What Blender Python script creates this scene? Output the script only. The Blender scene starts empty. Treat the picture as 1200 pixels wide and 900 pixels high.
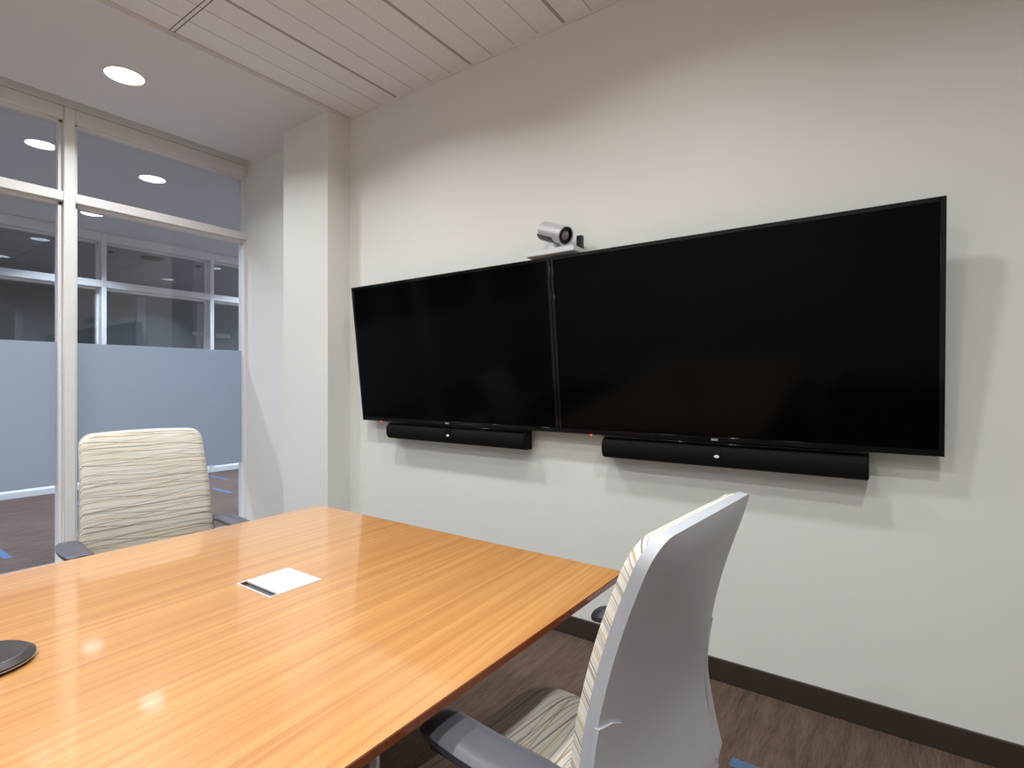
import bpy, bmesh, math, random
from mathutils import Vector, Matrix
random.seed(4)
C = bpy.context.scene.collection
R = math.radians

# ---------------------------------------------------------------- camera, world, exposure
EYE = 1.265
cam = bpy.data.cameras.new('camera'); cam_o = bpy.data.objects.new('camera', cam); C.objects.link(cam_o)
fx, fy = 0.8153, 0.5790
cam_o.location = (0, 0, EYE)
cam_o.rotation_euler = (R(90), 0, math.atan2(-fx, fy))
cam.sensor_width = 36; cam.lens = 631 / 1200 * 36; cam.shift_y = -3.5 / 1200
cam.clip_start = 0.05
bpy.context.scene.camera = cam_o
vs = bpy.context.scene.view_settings
vs.view_transform = 'Standard'; vs.look = 'None'; vs.gamma = 1; vs.use_curve_mapping = False
vs.exposure = 0.0
sc = bpy.context.scene
sc.cycles.max_bounces = 10; sc.cycles.diffuse_bounces = 6; sc.cycles.glossy_bounces = 4
sc.cycles.transparent_max_bounces = 24; sc.cycles.sample_clamp_indirect = 8
w = bpy.data.worlds.new('world'); sc.world = w; w.use_nodes = True
w.node_tree.nodes['Background'].inputs[0].default_value = (.8, .85, 1, 1)
w.node_tree.nodes['Background'].inputs[1].default_value = 0.3

ROOM_W, ROOM_C = 15.8, (.975, .990, .985)      # downlight power and colour in the meeting room
HALL_W, HALL_C = 39.0, (.76, .86, 1.0)        # corridor
FAR_FILL_W = 34.0  # power of the lamps added to brighten the room across the corridor
SPREAD = 145

# ---------------------------------------------------------------- material helpers
class NT:
    def __init__(s, name):
        s.m = bpy.data.materials.new(name); s.m.use_nodes = True
        s.t = s.m.node_tree; s.n = s.t.nodes; s.l = s.t.links
        s.bsdf = s.n['Principled BSDF']; s.out = s.n['Material Output']
    def put(s, sock, v):
        if isinstance(v, bpy.types.NodeSocket): s.l.new(v, sock)
        elif v is not None: sock.default_value = v
    def math(s, op, a, b=None, c=None, clamp=False):
        n = s.n.new('ShaderNodeMath'); n.operation = op; n.use_clamp = clamp
        s.put(n.inputs[0], a); s.put(n.inputs[1], b); s.put(n.inputs[2], c)
        return n.outputs[0]
    def pos(s, kind='Object'):
        if kind == 'World':
            o = s.n.new('ShaderNodeNewGeometry').outputs['Position']
        else:
            o = s.n.new('ShaderNodeTexCoord').outputs['Object']
        x = s.n.new('ShaderNodeSeparateXYZ'); s.l.new(o, x.inputs[0])
        return o, x.outputs[0], x.outputs[1], x.outputs[2]
    def vec(s, x, y, z):
        n = s.n.new('ShaderNodeCombineXYZ'); s.put(n.inputs[0], x); s.put(n.inputs[1], y); s.put(n.inputs[2], z)
        return n.outputs[0]
    def noise(s, v, scale, detail=2, rough=.5):
        n = s.n.new('ShaderNodeTexNoise'); s.put(n.inputs['Vector'], v)
        n.inputs['Scale'].default_value = scale; n.inputs['Detail'].default_value = detail
        n.inputs['Roughness'].default_value = rough
        return n.outputs[0]
    def mix(s, f, a, b):
        n = s.n.new('ShaderNodeMix'); n.data_type = 'RGBA'
        s.put(n.inputs[0], f); s.put(n.inputs[6], a); s.put(n.inputs[7], b)
        return n.outputs[2]
    def mapr(s, v, a, b, c=0, d=1):
        n = s.n.new('ShaderNodeMapRange'); s.put(n.inputs[0], v)
        for i, q in enumerate((a, b, c, d)): n.inputs[i + 1].default_value = q
        return n.outputs[0]
    def bump(s, h, dist, strength=1):
        n = s.n.new('ShaderNodeBump'); s.put(n.inputs['Height'], h)
        n.inputs['Distance'].default_value = dist; n.inputs['Strength'].default_value = strength
        s.l.new(n.outputs[0], s.bsdf.inputs['Normal'])
    def col(s, v): s.put(s.bsdf.inputs['Base Color'], v)
    def set(s, **k):
        for a, b in k.items(): s.put(s.bsdf.inputs[a.replace('_', ' ')], b)

def simple(name, c, rough=.5, metal=0, spec=.5, coat=0, noise=.0, nscale=60, bump=0):
    t = NT(name); c4 = (*c, 1)
    t.set(Roughness=rough, Metallic=metal)
    t.bsdf.inputs['Specular IOR Level'].default_value = spec
    if coat: t.bsdf.inputs['Coat Weight'].default_value = coat; t.bsdf.inputs['Coat Roughness'].default_value = .06
    if noise or bump:
        p = t.pos()[0]; nz = t.noise(p, nscale, 3)
        if noise:
            t.col(t.mix(nz, tuple(x * (1 - noise) for x in c) + (1,), tuple(min(1, x * (1 + noise)) for x in c) + (1,)))
        else: t.col(c4)
        if bump: t.bump(nz, bump)
    else: t.col(c4)
    return t.m

M = {}
M['wall'] = simple('warm_white_wall_paint', (.745, .745, .72), .55, spec=.3, noise=.012, nscale=3, bump=.0006)
M['soffit'] = simple('soffit_paint', (.74, .735, .74), .7, spec=.2, noise=.01, nscale=4)
M['hall_ceiling'] = simple('corridor_ceiling_paint', (.70, .71, .73), .8, spec=.2, noise=.01, nscale=4)
M['trim'] = simple('white_frame_paint', (.78, .775, .77), .35, noise=.01, nscale=10)
M['hall_wall'] = simple('corridor_wall_paint', (.36, .38, .37), .7, spec=.2, noise=.03, nscale=2)
M['baseboard'] = simple('dark_brown_baseboard', (.038, .027, .021), .45, noise=.15, nscale=8)
M['black'] = simple('matte_black_plastic', (.012, .012, .014), .45, noise=.1)
M['gloss_black'] = simple('glossy_black_bezel', (.004, .004, .005), .10, spec=.3, noise=.05)
M['screen'] = simple('switched_off_display_glass', (.0004, .0004, .0005), .13, spec=.085, noise=.02)
M['cloth_black'] = simple('black_speaker_cloth', (.0045, .0045, .005), .75, spec=.15, noise=.3, nscale=900, bump=.0004)
M['silver'] = simple('silver_painted_plastic', (.52, .52, .53), .35, metal=.35, noise=.02, nscale=30)
M['satin'] = simple('satin_silver_plastic', (.50, .51, .53), .6, spec=.3, noise=.02, nscale=30)
M['shell'] = simple('silver_grey_chair_plastic', (.50, .505, .53), .42, metal=.0, noise=.02, nscale=40, bump=.0002)
M['shell_rim'] = simple('light_grey_chair_rim', (.49, .51, .56), .38, noise=.02, nscale=40)
M['arm'] = simple('charcoal_arm_pad', (.085, .087, .105), .42, spec=.5, noise=.12, nscale=25, bump=.0003)
M['arm_dark'] = simple('black_arm_plastic', (.015, .015, .018), .5, noise=.1)
M['chrome'] = simple('brushed_steel', (.55, .55, .56), .3, metal=1, noise=.04, nscale=50)
M['white_metal'] = simple('white_lid_plastic', (.64, .655, .67), .35, noise=.01)
M['grey_slot'] = simple('grey_brush_strip', (.14, .15, .17), .8, noise=.5, nscale=300)
M['badge'] = simple('pale_badge', (.75, .78, .82), .3, noise=.02)
M['lens'] = simple('camera_lens_glass', (.16, .13, .13), .08, spec=.8, coat=1, noise=.1, nscale=40)
M['pod'] = simple('dark_brown_microphone_plastic', (.040, .032, .032), .38, noise=.15, nscale=80)
M['paper'] = simple('pale_sign_paper', (.85, .9, .88), .8, noise=.01)
M['gap'] = simple('dark_recess', (.02, .02, .022), .8, noise=.1)
M['edge'] = simple('red_brown_table_edge', (.20, .045, .010), .25, coat=.6, noise=.35, nscale=30)
M['pedestal'] = simple('dark_brown_table_base', (.03, .013, .008), .4, noise=.3, nscale=12)

def emit(name, c, s):
    t = NT(name); t.col((*c, 1)); t.put(t.bsdf.inputs['Emission Color'], (*c, 1)); t.put(t.bsdf.inputs['Emission Strength'], s)
    return t.m
M['lamp'] = emit('lit_lamp_diffuser', (1, .99, .97), 6.0)
M['lamp_cool'] = emit('lit_corridor_diffuser', (.93, .96, 1), 6.0)
M['led'] = emit('red_standby_led', (1, .05, .02), 4.0)

def glass_mat():
    t = NT('clear_window_glass'); t.n.remove(t.bsdf)
    g = t.n.new('ShaderNodeNewGeometry'); d = t.n.new('ShaderNodeVectorMath'); d.operation = 'DOT_PRODUCT'
    t.l.new(g.outputs['Normal'], d.inputs[0]); t.l.new(g.outputs['Incoming'], d.inputs[1])
    c = t.math('ABSOLUTE', d.outputs['Value']); k = t.math('POWER', t.math('SUBTRACT', 1, c), 5)
    f = t.math('MULTIPLY_ADD', k, .955, .045)
    tr = t.n.new('ShaderNodeBsdfTransparent'); tr.inputs[0].default_value = (.90, .925, .955, 1)
    gl = t.n.new('ShaderNodeBsdfGlossy'); gl.inputs['Roughness'].default_value = 0.0; gl.inputs[0].default_value = (.95, .97, 1, 1)
    mx = t.n.new('ShaderNodeMixShader'); t.l.new(f, mx.inputs[0]); t.l.new(tr.outputs[0], mx.inputs[1]); t.l.new(gl.outputs[0], mx.inputs[2])
    t.l.new(mx.outputs[0], t.out.inputs[0]); return t.m
M['glass'] = glass_mat()

def film_mat():
    t = NT('frosted_privacy_film'); t.n.remove(t.bsdf)
    p = t.pos('World')[0]; nz = t.noise(p, 1.5, 2)
    c = t.mix(nz, (.505, .58, .685, 1), (.55, .625, .73, 1))
    d = t.n.new('ShaderNodeBsdfDiffuse'); t.l.new(c, d.inputs[0])
    tl = t.n.new('ShaderNodeBsdfTranslucent'); t.l.new(c, tl.inputs[0])
    m1 = t.n.new('ShaderNodeMixShader'); m1.inputs[0].default_value = .45
    t.l.new(d.outputs[0], m1.inputs[1]); t.l.new(tl.outputs[0], m1.inputs[2])
    t.l.new(m1.outputs[0], t.out.inputs[0]); return t.m
M['film'] = film_mat()

def wood_mat():
    t = NT('ribbon_grain_varnished_wood')
    p, x, y, z = t.pos('World')
    wob = t.math('MULTIPLY', t.math('SUBTRACT', t.noise(t.vec(t.math('MULTIPLY', x, .8), t.math('MULTIPLY', y, 2), 0), 1, 2), .5), .05)
    yy = t.math('ADD', t.math('MULTIPLY_ADD', x, -.045, y), wob)
    a = t.noise(t.vec(t.math('MULTIPLY', x, .55), t.math('MULTIPLY', yy, 72), 0), 1, 2, .5)
    b = t.noise(t.vec(t.math('MULTIPLY', x, 2.0), t.math('MULTIPLY', yy, 170), 3), 1, 2, .6)
    c = t.noise(t.vec(t.math('MULTIPLY', x, 9), t.math('MULTIPLY', yy, 420), 7), 1, 2, .6)
    big = t.noise(t.vec(t.math('MULTIPLY', x, .7), t.math('MULTIPLY', yy, 5), 5), 1, 2)
    f = t.math('ADD', t.math('MULTIPLY', t.mapr(a, .34, .66), .42), t.math('MULTIPLY', t.mapr(b, .3, .7), .32))
    f = t.math('ADD', f, t.math('MULTIPLY', t.mapr(big, .3, .7), .16)); f = t.math('ADD', f, t.math('MULTIPLY', c, .10))
    t.col(t.mix(f, (.43, .178, .052, 1), (.71, .380, .132, 1)))
    t.set(Roughness=.30); t.bsdf.inputs['Coat Weight'].default_value = 1.0
    t.bsdf.inputs['Coat Roughness'].default_value = .075; t.bsdf.inputs['Coat IOR'].default_value = 1.5
    t.bump(c, .00004)
    return t.m
M['wood'] = wood_mat()

STRIPS = [(1.03, 1.077, 5.16, 5.62), (3.50, 3.55, 6.97, 7.46), (3.108, 3.158, 6.11, 6.57), (1.915, 1.965, 6.75, 7.2),
          (1.86, 1.907, -.05, .445), (.2, .247, 4.6, 5.1), (-.6, -.553, 6.1, 6.6), (-1.4, -1.353, .3, .8),
          (.5, .547, -.9, -.4), (4.4, 4.447, 5.3, 5.8)]
def carpet_mat():
    t = NT('brown_tufted_carpet'); p, x, y, z = t.pos('World')
    a = t.noise(t.vec(t.math('MULTIPLY', x, 3.2), t.math('MULTIPLY', y, 24), 0), 1, 6, .72)
    b = t.noise(p, 170, 3, .7); c = t.noise(p, 1.1, 2)
    g = t.noise(t.vec(t.math('MULTIPLY', x, 14), t.math('MULTIPLY', y, 120), 2), 1, 2)
    f = t.math('ADD', t.math('MULTIPLY', t.mapr(a, .3, .7), .40), t.math('MULTIPLY', t.mapr(b, .3, .7), .34))
    f = t.math('ADD', f, t.math('MULTIPLY', t.mapr(g, .3, .7), .22))
    f = t.math('ADD', f, t.math('MULTIPLY', t.math('SUBTRACT', c, .5), .3))
    base = t.mix(f, (.030, .018, .014, 1), (.215, .148, .118, 1))
    mask = None
    for (x0, x1, y0, y1) in STRIPS:
        dx = t.math('LESS_THAN', t.math('ABSOLUTE', t.math('SUBTRACT', x, (x0 + x1) / 2)), (x1 - x0) / 2)
        dy = t.math('LESS_THAN', t.math('ABSOLUTE', t.math('SUBTRACT', y, (y0 + y1) / 2)), (y1 - y0) / 2)
        m = t.math('MULTIPLY', dx, dy); mask = m if mask is None else t.math('MAXIMUM', mask, m)
    blue = t.mix(b, (.045, .085, .17, 1), (.14, .22, .37, 1))
    t.col(t.mix(mask, base, blue)); t.set(Roughness=.95)
    t.bsdf.inputs['Specular IOR Level'].default_value = .15
    t.bump(t.math('ADD', b, g), .004)
    return t.m
M['carpet'] = carpet_mat()

def tile_mat(y0, x0, name, pitch=.61, tx=1.22, strips=4, c0=(.88, .87, .885), plain=False):
    t = NT(name); p, x, y, z = t.pos('World')
    def dist(v, off, per):          # distance to the nearest joint
        q = t.math('FRACT', t.math('DIVIDE', t.math('ADD', v, 100 * per - off), per))
        return t.math('MULTIPLY', t.math('MINIMUM', q, t.math('SUBTRACT', 1, q)), per)
    ds = dist(y, y0, pitch / strips); dt = dist(y, y0, pitch); dc = dist(x, x0, tx)
    n = t.noise(p, 120, 3, .7); n2 = t.noise(p, 7, 2)
    col = t.mix(t.mapr(n, .35, .65), tuple(v * .93 for v in c0) + (1,), tuple(v * 1.03 for v in c0) + (1,))
    col = t.mix(t.math('MULTIPLY', n2, .1), col, (.5, .47, .45, 1))
    groove = t.math('LESS_THAN', ds, .0028)
    tee = t.math('LESS_THAN', t.math('ABSOLUTE', t.math('SUBTRACT', dt, .006)), .0028)
    cross = t.math('LESS_THAN', t.math('ABSOLUTE', t.math('SUBTRACT', dc, .011)), .003)
    if plain: gm = t.math('MAXIMUM', tee, cross)
    else: gm = t.math('MAXIMUM', t.math('MULTIPLY', groove, .55), t.math('MAXIMUM', t.math('MULTIPLY', tee, .9), cross))
    t.col(t.mix(gm, col, (.23, .205, .19, 1))); t.set(Roughness=.9)
    t.bump(t.math('SUBTRACT', t.math('MULTIPLY', n, .3), gm), .002)
    return t.m
M['tile'] = tile_mat(1.353, 1.245, 'acoustic_plank_ceiling_tile')
M['far_tile'] = tile_mat(9.8, 3.4, 'far_room_ceiling_tile', pitch=1.22, strips=2, c0=(.55, .56, .58))

def fabric_mat():
    t = NT('cream_fabric_with_fine_wandering_lines'); p, x, y, z = t.pos()
    c = t.math('SUBTRACT', z, y)
    wob = t.noise(t.vec(t.math('MULTIPLY', x, 5), t.math('MULTIPLY', c, 6), 0), 1, 2)
    weave = t.noise(p, 700, 1); soft = t.noise(p, 9, 2)
    base = t.mix(soft, (.66, .63, .555, 1), (.74, .71, .645, 1))
    base = t.mix(t.math('MULTIPLY', weave, .2), base, (.60, .54, .42, 1))
    specs = [(-.05, 24, .032, (.45, .30, .11), .85, 0), (.035, 30, .032, (.17, .17, .19), .75, 5), (-.10, 17, .024, (.16, .15, .14), .8, 11),
             (.08, 22, .028, (.42, .28, .10), .8, 17), (.0, 44, .05, (.42, .43, .46), .7, 23), (-.02, 13, .024, (.06, .05, .04), .7, 31), (.13, 14, .018, (.12, .12, .12), .7, 37), (-.03, 38, .035, (.25, .22, .18), .6, 43)]
    for i, (m, sc_, wd, cc, st, off) in enumerate(specs):
        u = t.math('ADD', t.math('MULTIPLY_ADD', x, m, c), t.math('MULTIPLY', t.math('SUBTRACT', t.noise(t.vec(t.math('MULTIPLY', x, 3), t.math('MULTIPLY', c, 2), off), 1, 1), .5), .05))
        v = t.n.new('ShaderNodeTexVoronoi'); v.voronoi_dimensions = '1D'; v.feature = 'DISTANCE_TO_EDGE'
        v.inputs['Scale'].default_value = sc_; t.put(v.inputs['W'], t.math('ADD', u, off))
        line = t.mapr(v.outputs['Distance'], wd * .5, wd * 1.5, 1, 0)
        fade = t.mapr(t.noise(t.vec(t.math('MULTIPLY', x, 2.5), t.math('MULTIPLY', c, 25), off + 2), 1, 1), .36, .50)
        base = t.mix(t.math('MULTIPLY', t.math('MULTIPLY', line, fade), st), base, (*cc, 1))
    t.col(base); t.set(Roughness=.9); t.bsdf.inputs['Specular IOR Level'].default_value = .2
    t.bump(weave, .0006)
    return t.m
M['fabric'] = fabric_mat()

# ---------------------------------------------------------------- mesh helpers
def box(bm, x0, x1, y0, y1, z0, z1, bev=0, seg=2, mi=0):
    r = bmesh.ops.create_cube(bm, size=1)
    for v in r['verts']:
        v.co = Vector(((x0 + x1) / 2 + v.co.x * (x1 - x0), (y0 + y1) / 2 + v.co.y * (y1 - y0), (z0 + z1) / 2 + v.co.z * (z1 - z0)))
    fs = set(f for v in r['verts'] for f in v.link_faces)
    for f in fs: f.material_index = mi
    if bev:
        es = list(set(e for v in r['verts'] for e in v.link_edges))
        bmesh.ops.bevel(bm, geom=es, offset=bev, segments=seg, affect='EDGES', profile=.6)
    return bm
def cyl(bm, p0, p1, r0, r1=None, seg=32, mi=0):
    p0, p1 = Vector(p0), Vector(p1); r1 = r0 if r1 is None else r1; d = p1 - p0
    mt = Matrix.Translation((p0 + p1) / 2) @ d.to_track_quat('Z', 'Y').to_matrix().to_4x4()
    r = bmesh.ops.create_cone(bm, cap_ends=True, segments=seg, radius1=r0, radius2=r1, depth=d.length, matrix=mt)
    for f in set(f for v in r['verts'] for f in v.link_faces): f.material_index = mi
    return bm
def lathe(bm, prof, c=(0, 0, 0), seg=48):
    rings = []
    for (r, z) in prof:
        if r < 1e-6: rings.append([bm.verts.new((c[0], c[1], c[2] + z))])
        else: rings.append([bm.verts.new((c[0] + r * math.cos(2 * math.pi * i / seg), c[1] + r * math.sin(2 * math.pi * i / seg), c[2] + z)) for i in range(seg)])
    for a, b in zip(rings, rings[1:]):
        for i in range(seg):
            j = (i + 1) % seg
            vs_ = [a[i % len(a)], a[j % len(a)], b[j % len(b)], b[i % len(b)]]
            vs_ = list(dict.fromkeys(vs_))
            if len(vs_) > 2: bm.faces.new(vs_)
    bmesh.ops.recalc_face_normals(bm, faces=bm.faces[:])
    return bm
def slab(bm, front, back, nu, nv):
    """closed body between two surfaces given as f(a,t) -> (x,y,z)"""
    F = [[bm.verts.new(front(2 * i / nu - 1, j / nv)) for i in range(nu + 1)] for j in range(nv + 1)]
    B = [[bm.verts.new(back(2 * i / nu - 1, j / nv)) for i in range(nu + 1)] for j in range(nv + 1)]
    for j in range(nv):
        for i in range(nu):
            bm.faces.new((F[j][i], F[j][i + 1], F[j + 1][i + 1], F[j + 1][i]))
            bm.faces.new((B[j][i], B[j + 1][i], B[j + 1][i + 1], B[j][i + 1]))
    loop = [(0, i) for i in range(nu)] + [(j, nu) for j in range(nv)] + [(nv, i) for i in range(nu, 0, -1)] + [(j, 0) for j in range(nv, 0, -1)]
    for (a, b), (c, d) in zip(loop, loop[1:] + loop[:1]):
        f = bm.faces.new((F[a][b], B[a][b], B[c][d], F[c][d])); f.material_index = 1
    bmesh.ops.recalc_face_normals(bm, faces=bm.faces[:])
    return bm
def obj(name, bm, m, parent=None, smooth=True, ang=38):
    me = bpy.data.meshes.new(name)
    bm.normal_update()
    if smooth:
        for f in bm.faces: f.smooth = True
        for e in bm.edges:
            if len(e.link_faces) == 2: e.smooth = e.calc_face_angle(0) < R(ang)
    bm.to_mesh(me); bm.free()
    for k in (m if isinstance(m, (list, tuple)) else [m]): me.materials.append(k)
    o = bpy.data.objects.new(name, me); C.objects.link(o)
    if parent: o.parent = parent
    return o
def BM(): return bmesh.new()
def thing(name, label, cat, loc=(0, 0, 0), rotz=0, group=None):
    o = bpy.data.objects.new(name, None); C.objects.link(o); o.empty_display_size = .1
    o.location = loc; o.rotation_euler = (0, 0, rotz); o['label'] = label; o['category'] = cat
    if group: o['group'] = group
    return o
def struct(name, bm=None, m=None, label=None, smooth=False):
    if bm is None:
        o = bpy.data.objects.new(name, None); C.objects.link(o)
    else: o = obj(name, bm, m, None, smooth)
    o['kind'] = 'structure'
    if label: o['label'] = label; o['category'] = name.split('_')[0]
    return o

# ---------------------------------------------------------------- the room
XW = 2.365            # display wall
ZT, ZS = 3.065, 3.042 # tile ceiling, plain soffit
YF = 4.367            # room face of the glazed partition
YFAR = 7.70
XL, YB = -2.7, -1.9
struct('floor', box(BM(), -4.2, 8.2, YB - .1, 14.1, -.1, 0), M['carpet'], 'brown streaked carpet with scattered short blue strips')
b = BM(); box(b, XW, XW + .15, YB, YF + .13, 0, 3.3); box(b, XW - .175, XW, 3.044, 3.557, 0, 3.3)
struct('wall_right', b, M['wall'], 'off-white wall that carries the two displays, with a shallow pilaster')
struct('wall_left', box(BM(), XL - .12, XL, YB, YF + .13, 0, 3.3), M['wall'], 'off-white side wall opposite the displays')
struct('wall_back', box(BM(), XL - .12, XW + .15, YB - .12, YB, 0, 3.3), M['wall'], 'off-white wall behind the near chair')
struct('wall_front', box(BM(), XL, XW, YF, YF + .11, ZS, 3.45), M['wall'], 'wall strip above the glazed partition')
struct('baseboard_right', box(BM(), XW - .012, XW, YB, 3.044, 0, .093, .002), M['baseboard'], 'dark brown baseboard below the displays')
b = BM(); box(b, XW - .187, XW - .175, 3.032, 3.569, 0, .093); box(b, XW - .187, XW - .0125, 3.032, 3.044, 0, .093); box(b, XW - .187, XW - .0125, 3.557, 3.569, 0, .093); box(b, XW - .012, XW, 3.5695, YF, 0, .093)
struct('baseboard_column', b, M['baseboard'], 'dark baseboard around the pilaster')
struct('baseboard_back', box(BM(), XL, XW - .013, YB, YB + .012, 0, .093), M['baseboard'], 'dark baseboard on the back wall')
struct('baseboard_left', box(BM(), XL, XL + .012, YB + .013, YF, 0, .093), M['baseboard'], 'dark baseboard on the left wall')
struct('ceiling', box(BM(), XL, XW, YB, 3.046, ZT, ZT + .06), M['tile'], 'acoustic ceiling of narrow white planks with metal tees')
b = BM(); box(b, XL, XW, 3.046, 4.246, ZS, ZS + .2); box(b, XL, XW, 4.246, YF, 3.40, 3.46)
struct('ceiling_soffit', b, M['soffit'], 'plain painted soffit between the tiles and the glass')
b = BM(); box(b, XL, XW - .176, 3.036, 3.046, ZS - .001, ZT, 0); box(b, XW - .008, XW, YB, 3.044, ZT - .012, ZT, 0); box(b, XW - .175, XW, 3.034, 3.044, ZT - .012, ZT, 0)
struct('trim_1', b, M['soffit'], 'thin edge trim around the tiled ceiling')

# glazed partition: posts, rails and panes
def partition(name, y, x_posts, x0, x1, label, pw, zs, depth=.115, glass_off=.07, film=None, z_top=ZS - .002):
    """zs = [sill top, mullion bottom, mullion top, top rail bottom]"""
    root = struct(name, None, None, label)
    g0 = y + glass_off
    edges = [x0] + [v for p in x_posts for v in (p - pw / 2, p + pw / 2)] + [x1]
    for p in x_posts:
        b = BM(); box(b, p - pw / 2, p + pw / 2, y, y + depth, 0, z_top, .003, 1)
        for s in (-1, 1): box(b, p + s * (pw / 2 + .0105) - .0105, p + s * (pw / 2 + .0105) + .0105, g0 - .03, g0 + .035, zs[0], z_top - .05, .002, 1)
        obj('post', b, M['trim'], root)
    jam = BM()
    if x1 == XW: box(jam, x1 - .012, x1, g0 - .045, g0 + .045, 0, z_top)
    if len(jam.verts): obj('jamb', jam, M['trim'], root)
    else: jam.free()
    bays = [(edges[i], edges[i + 1]) for i in range(0, len(edges), 2)]
    for (a, c) in bays:
        r = BM()
        box(r, a, c, y + .004, y + depth - .004, zs[3], z_top, .003, 1)
        box(r, a, c, g0 - .03, g0 + .035, zs[3] - .018, zs[3], .002, 1)
        obj('top_rail', r, M['trim'], root)
        r = BM()
        box(r, a, c, y + .004, y + depth - .004, zs[1], zs[2], .003, 1)
        box(r, a, c, g0 - .03, g0 + .035, zs[1] - .022, zs[1], .002, 1)
        box(r, a, c, g0 - .03, g0 + .035, zs[2], zs[2] + .01, .002, 1)
        obj('mullion', r, M['trim'], root)
        r = BM(); box(r, a, c, y + .004, y + depth - .004, 0, zs[0], .003, 1); obj('bottom_rail', r, M['trim'], root)
        obj('glass_pane', box(BM(), a + .004, c - .004, g0, g0 + .008, zs[2] + .008, zs[3] - .01), M['glass'], root, False)
        obj('glass_pane', box(BM(), a + .004, c - .004, g0, g0 + .008, zs[0], zs[1] - .01), M['glass'], root, False)
        if film: obj('privacy_film', box(BM(), a + .006, c - .006, g0 - .003, g0 - .001, film[0], film[1]), M['film'], root, False)
    return root
partition('window_1', YF, [-1.23, -.02, 1.189], XL, XW, 'white framed glass partition with a frosted band, facing the corridor', .060, [.075, 2.430, 2.492, 2.958], film=(.593, 1.517))
partition('window_2', YFAR, [-2.5, -1.35, -.1, 1.15, 2.425, 3.675, 4.925, 6.175], -4.0, 8.0, 'white framed glass partition across the corridor', .052, [.068, 2.385, 2.468, 2.935], depth=.17, glass_off=.13)

# corridor and the room beyond it
struct('wall_corridor', box(BM(), XW + .15, 8.0, YF - .05, YF + .12, 0, 3.3), M['wall'], 'corridor wall beside the meeting room')
struct('wall_corridor_left', box(BM(), -4.0, XL - .121, YF - .05, YF + .12, 0, 3.3), M['wall'], 'corridor wall on the far side')
struct('wall_corridor_end', box(BM(), 8.0, 8.15, YF, 14, 0, 3.3), M['hall_wall'], 'end wall of the corridor')
struct('wall_corridor_end_left', box(BM(), -4.15, -4.0, YF, 14, 0, 3.3), M['hall_wall'], 'other end wall of the corridor')
struct('ceiling_corridor', box(BM(), -4.0, 8.0, YF + .111, YFAR + .171, ZS, ZS + .2), M['hall_ceiling'], 'plain grey ceiling of the corridor')
struct('ceiling_far', box(BM(), -4.0, 8.0, YFAR + .171, 14, ZS, ZS + .2), M['far_tile'], 'tiled ceiling of the room across the corridor')
b = BM(); box(b, -4.0, 8.0, 13.2, 13.35, 0, 3.3)
struct('wall_far', b, M['hall_wall'], 'grey green back wall of the room across the corridor')
b = BM()
for x in (1.6, 4.7, 5.9): box(b, x, x + .16, 13.08, 13.2, 0, 3.04)
struct('trim_2', b, M['hall_ceiling'], 'pale pilasters on the far back wall')

# ---------------------------------------------------------------- downlights (each carries its own light)
def downlight(x, y, z, power, colr, label, group, r=.096, mat='lamp', spread=SPREAD):
    t = thing('downlight', label, 'ceiling light', (x, y, z), 0, group)
    obj('trim_ring', lathe(BM(), [(r, .004), (r, -.003), (r + .006, -.006), (r + .019, -.004), (r + .021, .0), (r + .021, .004)]), M['trim'], t)
    obj('diffuser', lathe(BM(), [(0, -.0005), (r + .001, -.0005), (r + .001, .003), (0, .003)]), M[mat], t)
    L = bpy.data.lights.new('downlight_lamp', 'AREA'); L.shape = 'DISK'; L.size = r * 1.9; L.energy = power; L.color = colr; L.spread = R(spread)
    o = bpy.data.objects.new('downlight_lamp', L); C.objects.link(o); o.parent = t; o.location = (0, 0, -.004)
    return t
for (x, y, z, k) in ((1.25, 3.654, ZS, 1.0), (1.25, 2.25, ZT, 1.12), (1.25, .82, ZT, .75), (.62, -.34, ZT, 1.1),
                     (-.25, 3.654, ZS, .9), (-.25, 2.25, ZT, 1.0), (-.25, .82, ZT, 1.0), (-.95, -.34, ZT, .9),
                     (-1.75, 3.654, ZS, .9), (-1.75, 2.25, ZT, 1.0), (-1.75, .82, ZT, 1.0)):
    if True:
        if x == 1.25 and y == 3.654:
            lb, g = 'round recessed downlight lit in the plain soffit of the meeting room', None
        else: lb, g = 'round recessed downlight outside the frame in the meeting room ceiling', 'downlights of the meeting room above the camera'
        downlight(x, y, z, ROOM_W * k, ROOM_C, lb, g)
downlight(2.03, 5.32, ZS, HALL_W, HALL_C, 'round lit corridor downlight seen through the upper right pane', None, mat='lamp_cool', spread=116)
downlight(2.08, 6.94, ZS, HALL_W, HALL_C, 'round lit corridor downlight just under the mullion beside the white post', None, mat='lamp_cool', spread=116)
for x in (-2.3, -.1, 4.2, 6.3):
    for y in (5.32, 6.94):
        downlight(x, y, ZS, HALL_W, HALL_C, 'round lit corridor downlight hidden from the camera', 'corridor downlights out of view', mat='lamp_cool', spread=116)
for x in (.5, -1.9, 7.2):  # added fill: unseen lamps that lift the otherwise dark far room
    for y in (9.2, 11.6):
        downlight(x, y, ZS, FAR_FILL_W, HALL_C, 'added downlight outside the view, brightening the room across the corridor', 'added downlights that brighten the far room out of view', mat='lamp_cool', spread=120)

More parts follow.
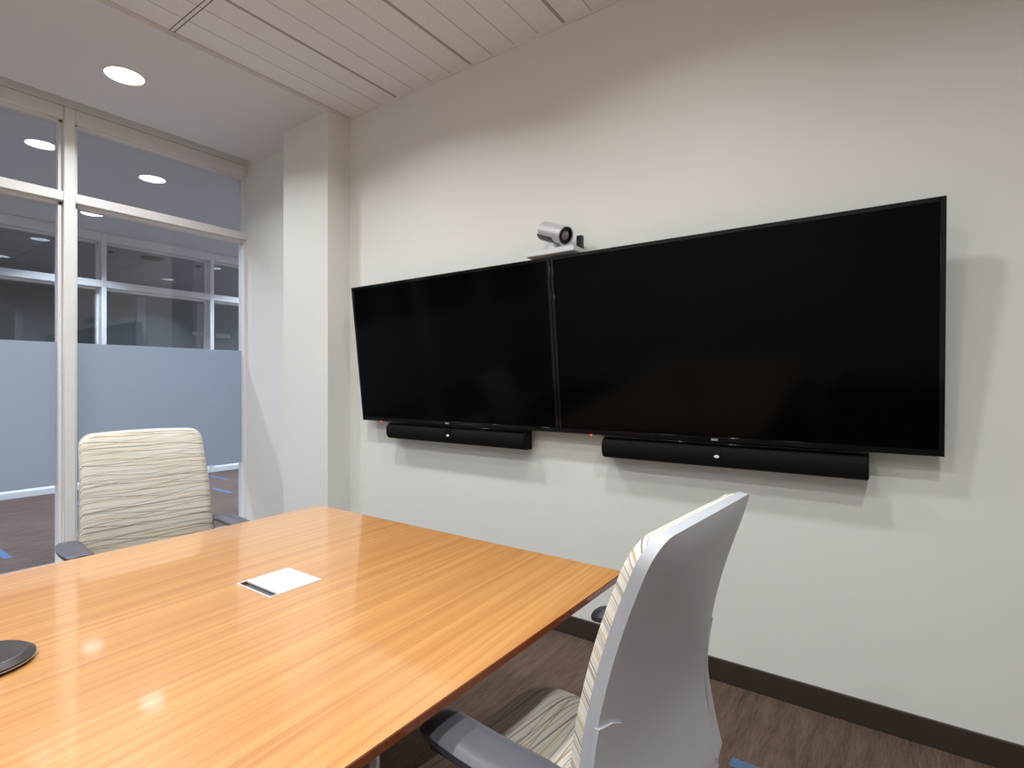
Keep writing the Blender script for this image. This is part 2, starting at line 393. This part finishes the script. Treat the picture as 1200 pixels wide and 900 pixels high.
def ceiling_bit(x, y, r, label, name):
    b = BM(); lathe(b, [(0, -.012), (r * .9, -.012), (r, -.006), (r, .002), (0, .002)])
    t = thing(name, label, 'ceiling speaker' if r > .1 else 'sprinkler', (x, y, ZS))
    obj('grille', b, M['gap'], t)
ceiling_bit(3.34, 8.75, .15, 'dark round ceiling speaker in the room across the corridor', 'ceiling_speaker')
ceiling_bit(2.84, 8.77, .035, 'small dark sprinkler rose near the left far post', 'ceiling_sprinkler')
ceiling_bit(3.98, 8.78, .045, 'small dark sprinkler rose near the right far post', 'ceiling_sprinkler')
for (x0, x1, z0, z1, lb) in ((5.80, 6.05, 2.31, 2.40, 'small pale sign on the far wall, left of the right far post'), (6.32, 6.66, 2.29, 2.385, 'small pale sign on the far wall, right of the right far post')):
    t = thing('wall_sign', lb, 'sign', ((x0 + x1) / 2, 13.06, (z0 + z1) / 2))
    h, k = (x1 - x0) / 2, (z1 - z0) / 2
    obj('sign_face', box(BM(), -h, h, 0, .006, -k, k, .001, 1), M['paper'], t)
    obj('sign_backing', box(BM(), -h - .006, h + .006, .006, .022, -k - .006, k + .006, .001, 1), M['silver'], t)
    obj('mounting_bracket', box(BM(), -.02, .02, .022, .02 if x0 > 5.9 and x1 < 6.06 else .14, -.015, .015), M['silver'], t)

# ---------------------------------------------------------------- conference table
TX0, TX1, TY0, TY1, TH = -1.25, 1.387, .609, 1.972, .740
def rounded(x0, x1, y0, y1, r, n=6):
    pts = []
    for (cx, cy, a0) in ((x1 - r, y1 - r, 0), (x0 + r, y1 - r, 90), (x0 + r, y0 + r, 180), (x1 - r, y0 + r, 270)):
        for i in range(n + 1):
            a = R(a0 + 90 * i / n); pts.append((cx + r * math.cos(a), cy + r * math.sin(a)))
    return pts
table = thing('conference_table', 'long glossy ribbon-grain wooden conference table', 'table', (0, 0, 0))
def holed_ring(bm, outer, z, hole, mi=0):
    """flat ring between the outline and a rectangular hole"""
    ov = [bm.verts.new((x, y, z)) for x, y in outer]
    hv = [bm.verts.new((x, y, z)) for x, y in hole]
    es = [bm.edges.new((a, b_)) for lst in (ov, hv) for a, b_ in zip(lst, lst[1:] + lst[:1])]
    r = bmesh.ops.triangle_fill(bm, use_beauty=True, edges=es)
    return ov, hv
HX0, HX1, HY0, HY1 = .727, .866, 1.237, 1.385
bm = BM()
hole = [(HX0, HY0), (HX1, HY0), (HX1, HY1), (HX0, HY1)]
ov, hv = holed_ring(bm, rounded(TX0, TX1, TY0, TY1, .022), TH, hole)
# edge band: small ease, short vertical reveal, then an undercut bevel
prev = ov; loops = [(.0015, -.0018), (.0015, -.016), (-.022, -.036)]
cxm, cym = (TX0 + TX1) / 2, (TY0 + TY1) / 2
for (off, dz) in loops:
    pts = rounded(TX0 - off, TX1 + off, TY0 - off, TY1 + off, .022)
    cur = [bm.verts.new((x, y, TH + dz)) for x, y in pts]
    for i in range(len(cur)):
        j = (i + 1) % len(cur); f = bm.faces.new((prev[i], cur[i], cur[j], prev[j])); f.material_index = 1
    prev = cur
hb = [bm.verts.new((x, y, TH - .036)) for x, y in hole]
for i in range(4):
    j = (i + 1) % 4; f = bm.faces.new((hv[i], hv[j], hb[j], hb[i])); f.material_index = 1
es = [bm.edges.get((a, c_)) or bm.edges.new((a, c_)) for lst in (prev, hb) for a, c_ in zip(lst, lst[1:] + lst[:1])]
r_ = bmesh.ops.triangle_fill(bm, use_beauty=True, edges=es)
for g in r_['geom']:
    if isinstance(g, bmesh.types.BMFace): g.material_index = 1
bmesh.ops.recalc_face_normals(bm, faces=bm.faces[:])
obj('tabletop', bm, [M['wood'], M['edge']], table, ang=20)
for x in (.635, -.52):
    b = BM(); box(b, x - .03, x + .03, TY0 + .085, TY1 - .085, TH - .090, TH - .0365, .003); obj('crossbar', b, M['arm_dark'], table)
    for y in (.755, TY1 - .145):
        b = BM(); cyl(b, (x, y, .045), (x, y, TH - .090), .0135); obj('leg', b, M['chrome'], table)
    b = BM(); box(b, x - .035, x + .035, TY0 + .115, TY1 - .115, .014, .045, .008); obj('foot_bar', b, M['chrome'], table)
    for y in (TY0 + .16, TY1 - .16):
        b = BM(); lathe(b, [(0, 0), (.026, 0), (.028, .004), (.024, .014), (0, .014)], (x, y, 0), 20); obj('glide', b, M['arm_dark'], table)
b = BM(); box(b, -.489, .604, 1.27, 1.31, .25, TH - .0365, .004); obj('modesty_panel', b, M['pedestal'], table)

cub = thing('cable_cubby', 'square white-lidded cable cubby set into the table, slid slightly open', 'cable cubby', (HX0, HY0, TH))
lx, ly = HX1 - HX0, HY1 - HY0
b = BM(); rim = .0035
for (a0, a1, c0, c1) in ((-rim, .0005, -rim, ly + rim), (lx - .0005, lx + rim, -rim, ly + rim), (.0005, lx - .0005, -rim, .0005), (.0005, lx - .0005, ly - .0005, ly + rim)):
    box(b, a0, a1, c0, c1, -.001, .0016, .0004, 1)
obj('frame', b, M['white_metal'], cub)
obj('lid', box(BM(), .0215, lx - .001, .001, ly - .001, -.004, .0012, .0006, 1), M['white_metal'], cub)
b = BM(); box(b, .0005, lx - .0005, .0005, ly - .0005, -.034, -.030)
box(b, .0005, .002, .0005, ly - .0005, -.030, -.002); obj('cable_well', b, M['gap'], cub)
b = BM(); box(b, .003, .020, .001, ly - .018, -.014, -.006)
for i in range(28): box(b, .0035, .0195, .004 + i * .0045, .0062 + i * .0045, -.006, -.0045)
obj('brush_strip', b, M['grey_slot'], cub)
b = BM(); box(b, .003, .020, ly - .0175, ly - .001, -.014, -.006); obj('wood_block', b, M['edge'], cub)

pod = thing('microphone_pod', 'round dark microphone pod on the table at the left picture edge', 'microphone', (.240, 1.366, TH))
obj('pod_body', lathe(BM(), [(0, .0), (.058, 0), (.070, .003), (.076, .0065), (0, .0065)]), M['black'], pod)
obj('trim_band', lathe(BM(), [(.0745, .0066), (.0785, .0066), (.0787, .0080), (.0745, .0080)]), M['silver'], pod)
obj('pod_cover', lathe(BM(), [(0, .0067), (.0742, .0067), (.0778, .0082), (.0776, .0115), (.0655, .0195), (.063, .0202), (0, .0205)]), M['pod'], pod, ang=14)
b = BM()
def oval_ring(bm, rx, ry, wd, z, n=40, cx=0, cy=0):
    a = [[bm.verts.new((cx + (rx - k * wd) * math.cos(2 * math.pi * i / n), cy + (ry - k * wd) * math.sin(2 * math.pi * i / n), z + q)) for i in range(n)] for k, q in ((0, 0), (0, .0006), (1, .0006), (1, 0))]
    for p_, q_ in zip(a, a[1:] + a[:1]):
        for i in range(n): bm.faces.new((p_[i], p_[(i + 1) % n], q_[(i + 1) % n], q_[i]))
    bmesh.ops.recalc_face_normals(bm, faces=bm.faces[:])
oval_ring(b, .013, .0075, .002, .0204); oval_ring(b, .005, .0058, .0015, .0204, cx=-.002)
obj('emblem', b, M['silver'], pod)

# ---------------------------------------------------------------- displays, sound bars, video camera
TILT = math.atan2(.095, .843)
def display(yc, w_, label, seed):
    """local frame: x right as seen from the room, y away from the viewer, z up along the leaning panel"""
    t = thing('wall_display', label, 'television', (XW - .075, yc, EYE - .2525), 0, 'black wall displays')
    t.rotation_euler = Matrix(((0, 1, 0), (-1, 0, 0), (0, 0, 1))).to_euler()
    # faces -X; lean the top towards the room
    rot = Matrix.Rotation(R(-90), 4, 'Z') @ Matrix.Rotation(TILT, 4, 'X')
    t.rotation_euler = rot.to_euler()
    h = .848; x0, x1 = -w_ / 2, w_ / 2; bz = .016; bb = .022
    b = BM(); box(b, x0 + .002, x1 - .002, .004, .030, .002, h - .002, .004); box(b, x0 + .12, x1 - .12, .030, .050, .07, h - .12, .008)
    obj('rear_case', b, M['black'], t)
    b = BM()
    box(b, x0, x0 + bz, -.001, .006, 0, h, .001, 1); box(b, x1 - bz, x1, -.001, .006, 0, h, .001, 1)
    box(b, x0 + bz, x1 - bz, -.001, .006, h - bz, h, .001, 1); box(b, x0 + bz, x1 - bz, -.001, .006, 0, bb, .001, 1)
    obj('bezel', b, M['gloss_black'], t)
    obj('screen', box(BM(), x0 + bz, x1 - bz, .001, .006, bb, h - bz), M['screen'], t, False)
    b = BM(); cyl(b, (x0 + .17, .004, -.0045), (x0 + .17, .004, .001), .0042, seg=16); obj('standby_light', b, M['led'], t)
    b = BM(); box(b, -.2, .2, .050, .058, .2, .64, .001, 1)
    for s in (-1, 1):
        p0, p1 = Vector((s * .15, .05, .60)), Vector((s * .15, .05, .60))
    obj('mount_plate', b, M['black'], t)
    # lettering on the lower bezel
    cu = bpy.data.curves.new('brand_lettering', 'FONT'); cu.body = 'NEC'; cu.size = .0135; cu.extrude = .0004; cu.align_x = 'CENTER'; cu.align_y = 'CENTER'
    cu.space_character = 1.08
    tmp = bpy.data.objects.new('brand_lettering', cu); C.objects.link(tmp)
    dg = bpy.context.evaluated_depsgraph_get(); me = bpy.data.meshes.new_from_object(tmp.evaluated_get(dg))
    bpy.data.objects.remove(tmp)
    me.materials.clear(); me.materials.append(M['badge'])
    me.transform(Matrix.Translation((0, -.0014, bb / 2)) @ Matrix.Rotation(R(90), 4, 'X'))
    o = bpy.data.objects.new('brand_lettering', me); C.objects.link(o); o.parent = t
    return t
display(2.0775, 1.468, 'black wall display further from the camera, left of the seam', 1)
display(.602, 1.476, 'black wall display nearer the camera, right of the seam', 2)
# wall mount arms reach from the wall to the leaning panels
for yc, lb in ((2.0775, 'black wall bracket behind the left display'), (.602, 'black wall bracket behind the right display')):
    t = thing('wall_bracket', lb, 'wall bracket', (XW, yc, EYE + .1), 0, 'brackets behind the displays')
    obj('wall_plate', box(BM(), -.008, 0, -.3, .3, -.1, .15, .001, 1), M['black'], t)
    for s in (-1, 1): obj('arm', box(BM(), -.050, -.008, s * .18 - .015, s * .18 + .015, .05, .09, .002, 1), M['black'], t)

def soundbar(yc, label):
    t = thing('soundbar', label, 'soundbar', (XW, yc, EYE - .305), 0, 'sound bars under the displays')
    hw = .514
    prof = []                       # cross-section in x (towards the room is negative) and z
    pts = [(-.022, .047), (-.060, .047), (-.086, .040), (-.098, .026), (-.102, .004), (-.100, -.022), (-.090, -.042), (-.070, -.049), (-.022, -.049)]
    b = BM(); secs = []
    for k, (y, s) in enumerate(((-hw, .93), (-hw + .003, 1), (hw - .003, 1), (hw, .93))):
        secs.append([b.verts.new((-.06 + (x + .06) * s, y, z * s)) for x, z in pts])
    for a, c_ in zip(secs, secs[1:]):
        for i in range(len(pts)): b.faces.new((a[i], a[(i + 1) % len(pts)], c_[(i + 1) % len(pts)], c_[i]))
    b.faces.new(secs[0]); b.faces.new(secs[-1][::-1]); bmesh.ops.recalc_face_normals(b, faces=b.faces[:])
    obj('cloth_grille', b, M['cloth_black'], t)
    b = BM(); box(b, -.097, -.03, -hw + .002, hw - .002, .0475, .0505, .001, 1); obj('top_strip', b, M['gloss_black'], t)
    b = BM(); box(b, -.1035, -.100, -.018, .018, .008, .0345, .001, 1); 
    bmesh.ops.rotate(b, cent=(-.1, 0, .02), matrix=Matrix.Rotation(R(12), 3, 'Y'), verts=b.verts[:]); obj('sensor_window', b, M['gloss_black'], t)
    b = BM(); lathe(b, [(0, -.0012), (.0085, -.0012), (.0105, 0), (.0085, .0012), (0, .0012)], seg=28)
    for v in b.verts: v.co = Vector((-.1035 + v.co.z, v.co.x, v.co.y * .62 - .002))
    bmesh.ops.recalc_face_normals(b, faces=b.faces[:]); obj('emblem', b, M['badge'], t)
    for s in (-1, 1): obj('wall_bracket', box(BM(), -.0225, 0, s * .3 - .03, s * .3 + .03, -.035, .035, .002, 1), M['black'], t)
    return t
soundbar(2.05, 'black sound bar on the wall under the left display')
soundbar(.5885, 'black sound bar on the wall under the right display, above the near chair')

vc = thing('video_camera', 'silver barrel video conference camera standing over the seam of the displays', 'camera', (2.265, 1.343, EYE + .604))
b = BM()
tp = [(-.060, -.118), (.062, -.118), (.062, .132), (-.060, .132)]; bt = [(-.050, -.120), (.062, -.120), (.062, .120), (-.044, .115)]
top = [(-.058, -.126, .031), (.062, -.126, .031), (.062, .126, .031), (-.058, .126, .031)]
mid = [(-.068, -.133, .004), (.064, -.133, .004), (.064, .137, .004), (-.068, .137, .004)]
bot = [(-.062, -.128, .000), (.060, -.128, .000), (.060, .130, .000), (-.062, .130, .000)]
L_ = [[b.verts.new(p) for p in q] for q in (bot, mid, top)]
for a, c_ in zip(L_, L_[1:]):
    for i in range(4): b.faces.new((a[i], a[(i + 1) % 4], c_[(i + 1) % 4], c_[i]))
b.faces.new(L_[0][::-1]); b.faces.new(L_[2]); bmesh.ops.recalc_face_normals(b, faces=b.faces[:])
bmesh.ops.bevel(b, geom=b.edges[:], offset=.0015, segments=2, affect='EDGES')
obj('base_plate', b, M['satin'], vc)
obj('rear_block', box(BM(), .035, .060, -.118, -.090, .0312, .098, .002, 1), M['black'], vc)
b = BM(); lathe(b, [(0, .0312), (.034, .0312), (.036, .036), (.030, .05), (.024, .068), (0, .068)], (.0, .012, 0)); obj('swivel_neck', b, M['satin'], vc)
ax = Vector((-.30, -.90, -.36)).normalized(); mid_ = Vector((-.005, .006, .117))
q = ax.to_track_quat('Z', 'Y').to_matrix().to_4x4()
mt = Matrix.Translation(mid_) @ q
r0, hl = .0455, .086
b = BM(); lathe(b, [(0, -hl), (r0 - .006, -hl), (r0, -hl + .006), (r0, hl), (r0 - .004, hl + .001), (r0 - .005, hl - .012), (0, hl - .012)]); b.transform(mt); obj('barrel', b, M['silver'], vc)
b = BM(); lathe(b, [(0, hl - .0115), (r0 - .006, hl - .0115), (r0 - .006, hl - .003), (r0 - .014, hl - .005), (r0 - .014, hl - .009), (0, hl - .009)]); b.transform(mt); obj('lens_ring', b, M['gloss_black'], vc)
b = BM(); lathe(b, [(0, hl - .0085), (.021, hl - .0085), (.021, hl - .006), (.014, hl - .003), (0, hl - .0015)]); b.transform(mt); obj('lens', b, M['lens'], vc)
# dark saddle that hugs the underside of the barrel
b = BM(); dn = (Vector((0, 0, -1)) - ax * Vector((0, 0, -1)).dot(ax)).normalized(); sd = ax.cross(dn)
secs = []
for s in (-hl + .001, hl * .35):
    secs.append([mid_ + ax * s + dn * (rr * math.cos(a)) + sd * (rr * math.sin(a)) for rr, aa in ((r0 + .003, range(-60, 61, 12)), (r0 - .003, range(60, -61, -12))) for a in [R(k) for k in aa]])
vv = [[b.verts.new(p) for p in q_] for q_ in secs]
for i in range(len(vv[0])):
    j = (i + 1) % len(vv[0]); b.faces.new((vv[0][i], vv[0][j], vv[1][j], vv[1][i]))
b.faces.new(vv[0]); b.faces.new(vv[1][::-1]); bmesh.ops.recalc_face_normals(b, faces=b.faces[:])
obj('underside_cover', b, M['pod'], vc)

# ---------------------------------------------------------------- task chairs
def lerp_tab(tab, z):
    for (a, b_), (c, d) in zip(tab, tab[1:]):
        if z <= c:
            k = (z - a) / (c - a); k = max(0, min(1, k)); k = k * k * (3 - 2 * k) if False else k
            return b_ + (d - b_) * k
    return tab[-1][1]
def smooth_tab(tab):
    # Catmull-Rom through the table
    xs = [a for a, _ in tab]; ys = [b_ for _, b_ in tab]
    def f(z):
        z = max(xs[0], min(xs[-1], z)); i = 0
        while i < len(xs) - 2 and z > xs[i + 1]: i += 1
        h = xs[i + 1] - xs[i]; k = (z - xs[i]) / h
        m0 = (ys[i + 1] - ys[max(i - 1, 0)]) / (xs[i + 1] - xs[max(i - 1, 0)]); m1 = (ys[min(i + 2, len(ys) - 1)] - ys[i]) / (xs[min(i + 2, len(xs) - 1)] - xs[i])
        return (2 * k**3 - 3 * k * k + 1) * ys[i] + (k**3 - 2 * k * k + k) * h * m0 + (-2 * k**3 + 3 * k * k) * ys[i + 1] + (k**3 - k * k) * h * m1
    return f
BZ0, BZ1 = .47, 1.042
W_OF = smooth_tab([(.47, .246), (.56, .262), (.66, .245), (.76, .2425), (.89, .2365), (1.042, .2308)])
Y_OF = smooth_tab([(.47, -.240), (.56, -.2137), (.66, -.2046), (.76, -.2163), (.89, -.2478), (1.042, -.3032)])
def back_pt(a, t, off, inset=0, rc=.046, crown=0, arch=.010, z0=BZ0, z1=BZ1):
    tt = 1 - (1 - t) ** 1.6 if t > 0 else 0          # denser rows towards the top
    z = z0 + (z1 - inset - z0) * tt
    wd = W_OF(z) - inset
    d = (z1 - inset) - z
    if d < rc: wd = wd - rc + math.sqrt(max(0, rc * rc - (rc - d) ** 2))
    d2 = z - z0
    rb = .04
    if d2 < rb: wd = wd - rb + math.sqrt(max(0, rb * rb - (rb - d2) ** 2))
    x = a * wd
    an = x / .245
    y = Y_OF(z) + .015 * an * an - off - (crown * (1 - abs(a) ** 4) * 0)
    y += crown * (1 - abs(a) ** 5) * (1 - (2 * tt - 1) ** 8)
    zz = z + arch * (1 - an * an) * max(0, (tt - .6) / .4)
    return (x, y, zz)
def make_chair(loc, rotz, label, az=.0):
    t = thing('task_chair', label, 'chair', loc, rotz, 'cream and grey task chairs at the table')
    b = BM(); slab(b, lambda a, k: back_pt(a, k, 0), lambda a, k: back_pt(a, k, .019, .003, crown=-.012), 20, 34)
    obj('backrest_shell', b, [M['shell'], M['shell_rim']], t, ang=50)
    b = BM(); slab(b, lambda a, k: back_pt(a, k, -.021, .009, crown=.012, z0=.49), lambda a, k: back_pt(a, k, -.0005, .003, z0=.485), 20, 34)
    obj('backrest_pad', b, [M['fabric'], M['fabric']], t, ang=70)
    # side covers where the arms meet the back: a slightly lifted plate with a light edge
    for s in (-1, 1):
        def cover(a, k, lift, s=s):
            z = .490 + .267 * k; tt = (z - BZ0) / (BZ1 - BZ0)
            inner = .78 + .10 * max(0, (k - .93) / .07) ** 3
            q = (1 + a) / 2 if s > 0 else (1 - a) / 2
            x = s * (inner + (.995 - inner) * q) * W_OF(z); an = x / .245
            y = Y_OF(z) + .015 * an * an - .0195 - .012 * (1 - (abs(x) / W_OF(z)) ** 5) * (1 - (2 * tt - 1) ** 8) - lift
            return (x, y, z)
        fr = lambda a, k: cover(a, k, -.004); bk = lambda a, k: cover(a, k, .003)
        b = BM(); slab(b, fr, bk, 10, 30); obj('side_cover', b, [M['shell'], M['shell_rim']], t, ang=30)
    # seat
    def seat_out(a, k, grow=0):
        y = -.215 - grow + (.475 + 2 * grow) * k
        wd = .245 + grow; rr = .09
        d = min(y - (-.215 - grow), (.26 + grow) - y)
        if d < rr: wd = wd - rr + math.sqrt(max(0, rr * rr - (rr - d) ** 2))
        return a * wd, y
    def st(a, k):
        kk = (1 - math.cos(math.pi * k)) / 2; x, y = seat_out(a, kk)
        e = max(abs(a) ** 6, (2 * kk - 1) ** 6)
        return (x, y, .478 - .022 * e - .020 * max(0, (y - .12) / .14) ** 2 + .008 * (x / .245) ** 2 - .006 * (1 - (y / .25) ** 2))
    def sb(a, k):
        kk = (1 - math.cos(math.pi * k)) / 2; x, y = seat_out(a, kk, -.008)
        return (x, y, .425)
    b = BM(); slab(b, st, sb, 20, 26); obj('seat', b, [M['fabric'], M['fabric']], t, ang=80)
    def pt(a, k): p = sb(a, k); return (p[0] * .97, p[1] * .97, .4245)
    def pb(a, k): p = sb(a, k); return (p[0] * .86, p[1] * .86, .395)
    b = BM(); slab(b, pt, pb, 16, 20); obj('seat_pan', b, M['arm_dark'], t, ang=60) if False else obj('seat_pan', b, [M['arm_dark'], M['arm_dark']], t, ang=60)
    # arms
    for s in (-1, 1):
        def out(a, k):
            y = -.185 + .270 * k; wd = .038 + .005 * math.sin(math.pi * min(1, k * .8 + .1)) ; rr = .018
            d = min(y + .185, .085 - y)
            if d < rr: wd = wd - rr * .7 + .7 * math.sqrt(max(0, rr * rr - (rr - d) ** 2))
            x = s * (.284 + .006 * math.cos(math.pi * (k - .5) * 1.2)) + a * wd
            return x, y
        def at_(a, k):
            kk = (1 - math.cos(math.pi * k)) / 2; x, y = out(a, kk); e = abs(a) ** 4
            return (x, y, az + .678 - .008 * e - .005 * max(0, (kk - .8) / .2) ** 3 - .006 * max(0, (.3 - kk) / .3) ** 2)
        def ab(a, k):
            kk = (1 - math.cos(math.pi * k)) / 2; x, y = out(a * .92, kk); return (x, y, az + .655)
        b = BM(); slab(b, at_, ab, 10, 18); obj('armrest_pad', b, [M['arm'], M['arm']], t, ang=60)
        b = BM(); box(b, s * .292 - .026, s * .292 + .026, -.15, .055, .642 + az, .6548 + az, .004); obj('armrest_plate', b, M['arm_dark'], t)
        b = BM(); pts = [((.292, -.055, .643 + az), .034, .017), ((.290, -.060, .58), .032, .016), ((.288, -.065, .50), .030, .015), ((.285, -.065, .43), .032, .015), ((.268, -.06, .405), .034, .014), ((.20, -.05, .385), .036, .010)]
        ring = []
        for i, (p, hy, hx) in enumerate(pts):
            p = Vector((p[0] * s, p[1], p[2])); up = i >= 4
            cs = [(1, .5), (.5, 1), (-.5, 1), (-1, .5), (-1, -.5), (-.5, -1), (.5, -1), (1, -.5)]
            ring.append([b.verts.new(p + (Vector((0, u * hy, v * hx)) if i == 5 else Vector((v * hx * s, u * hy, (v * hx if up else 0))))) for u, v in cs])
        for r1, r2 in zip(ring, ring[1:]):
            for i in range(8): b.faces.new((r1[i], r1[(i + 1) % 8], r2[(i + 1) % 8], r2[i]))
        b.faces.new(ring[0][::-1]); b.faces.new(ring[-1]); bmesh.ops.recalc_face_normals(b, faces=b.faces[:])
        obj('arm_support', b, M['arm_dark'], t, ang=50)
    # back bracket, mechanism, column, star base
    b = BM(); box(b, -.045, .045, -.262, -.14, .372, .400, .006); box(b, -.045, .045, -.275, -.250, .380, .55, .006); obj('back_bracket', b, M['arm_dark'], t)
    b = BM(); box(b, -.10, .10, -.14, .12, .340, .394, .01); cyl(b, (.10, .03, .365), (.235, .05, .362), .006, seg=12); obj('tilt_mechanism', b, M['arm_dark'], t)
    b = BM(); cyl(b, (0, 0, .12), (0, 0, .24), .028); cyl(b, (0, 0, .24), (0, 0, .340), .016); obj('gas_column', b, M['chrome'], t)
    b = BM(); cyl(b, (0, 0, .075), (0, 0, .125), .045, .038); obj('base_hub', b, M['silver'], t)
    for i in range(5):
        a = R(72 * i + 90); dx, dy = math.cos(a), math.sin(a); nx, ny = -dy, dx
        b = BM(); ring = []
        for (rr, zc, hh, ww) in ((.030, .100, .020, .026), (.17, .092, .016, .020), (.29, .078, .010, .016), (.315, .074, .006, .010)):
            ring.append([b.verts.new((dx * rr + nx * u * ww, dy * rr + ny * u * ww, zc + v * hh)) for u, v in ((-1, -1), (1, -1), (1, .5), (.6, 1), (-.6, 1), (-1, .5))])
        for r1, r2 in zip(ring, ring[1:]):
            for k in range(6): b.faces.new((r1[k], r1[(k + 1) % 6], r2[(k + 1) % 6], r2[k]))
        b.faces.new(ring[0]); b.faces.new(ring[-1][::-1]); bmesh.ops.recalc_face_normals(b, faces=b.faces[:])
        lg = obj('base_leg', b, M['silver'], t, ang=30)
        b = BM(); cx, cy = dx * .295, dy * .295
        for s in (-1, 1): cyl(b, (cx + nx * s * .006, cy + ny * s * .006, .027), (cx + nx * s * .025, cy + ny * s * .025, .027), .027, seg=24)
        cyl(b, (cx, cy, .027), (cx, cy, .072), .006, seg=12)
        obj('caster', b, M['arm_dark'], lg)
    return t
make_chair((.9675, .5577, 0), R(-3.8), 'cream and silver-grey task chair seen from behind at the near side of the table', .008)
make_chair((.972, 2.431, 0), R(174), 'cream patterned task chair facing the camera across the table, by the glass', -.036)
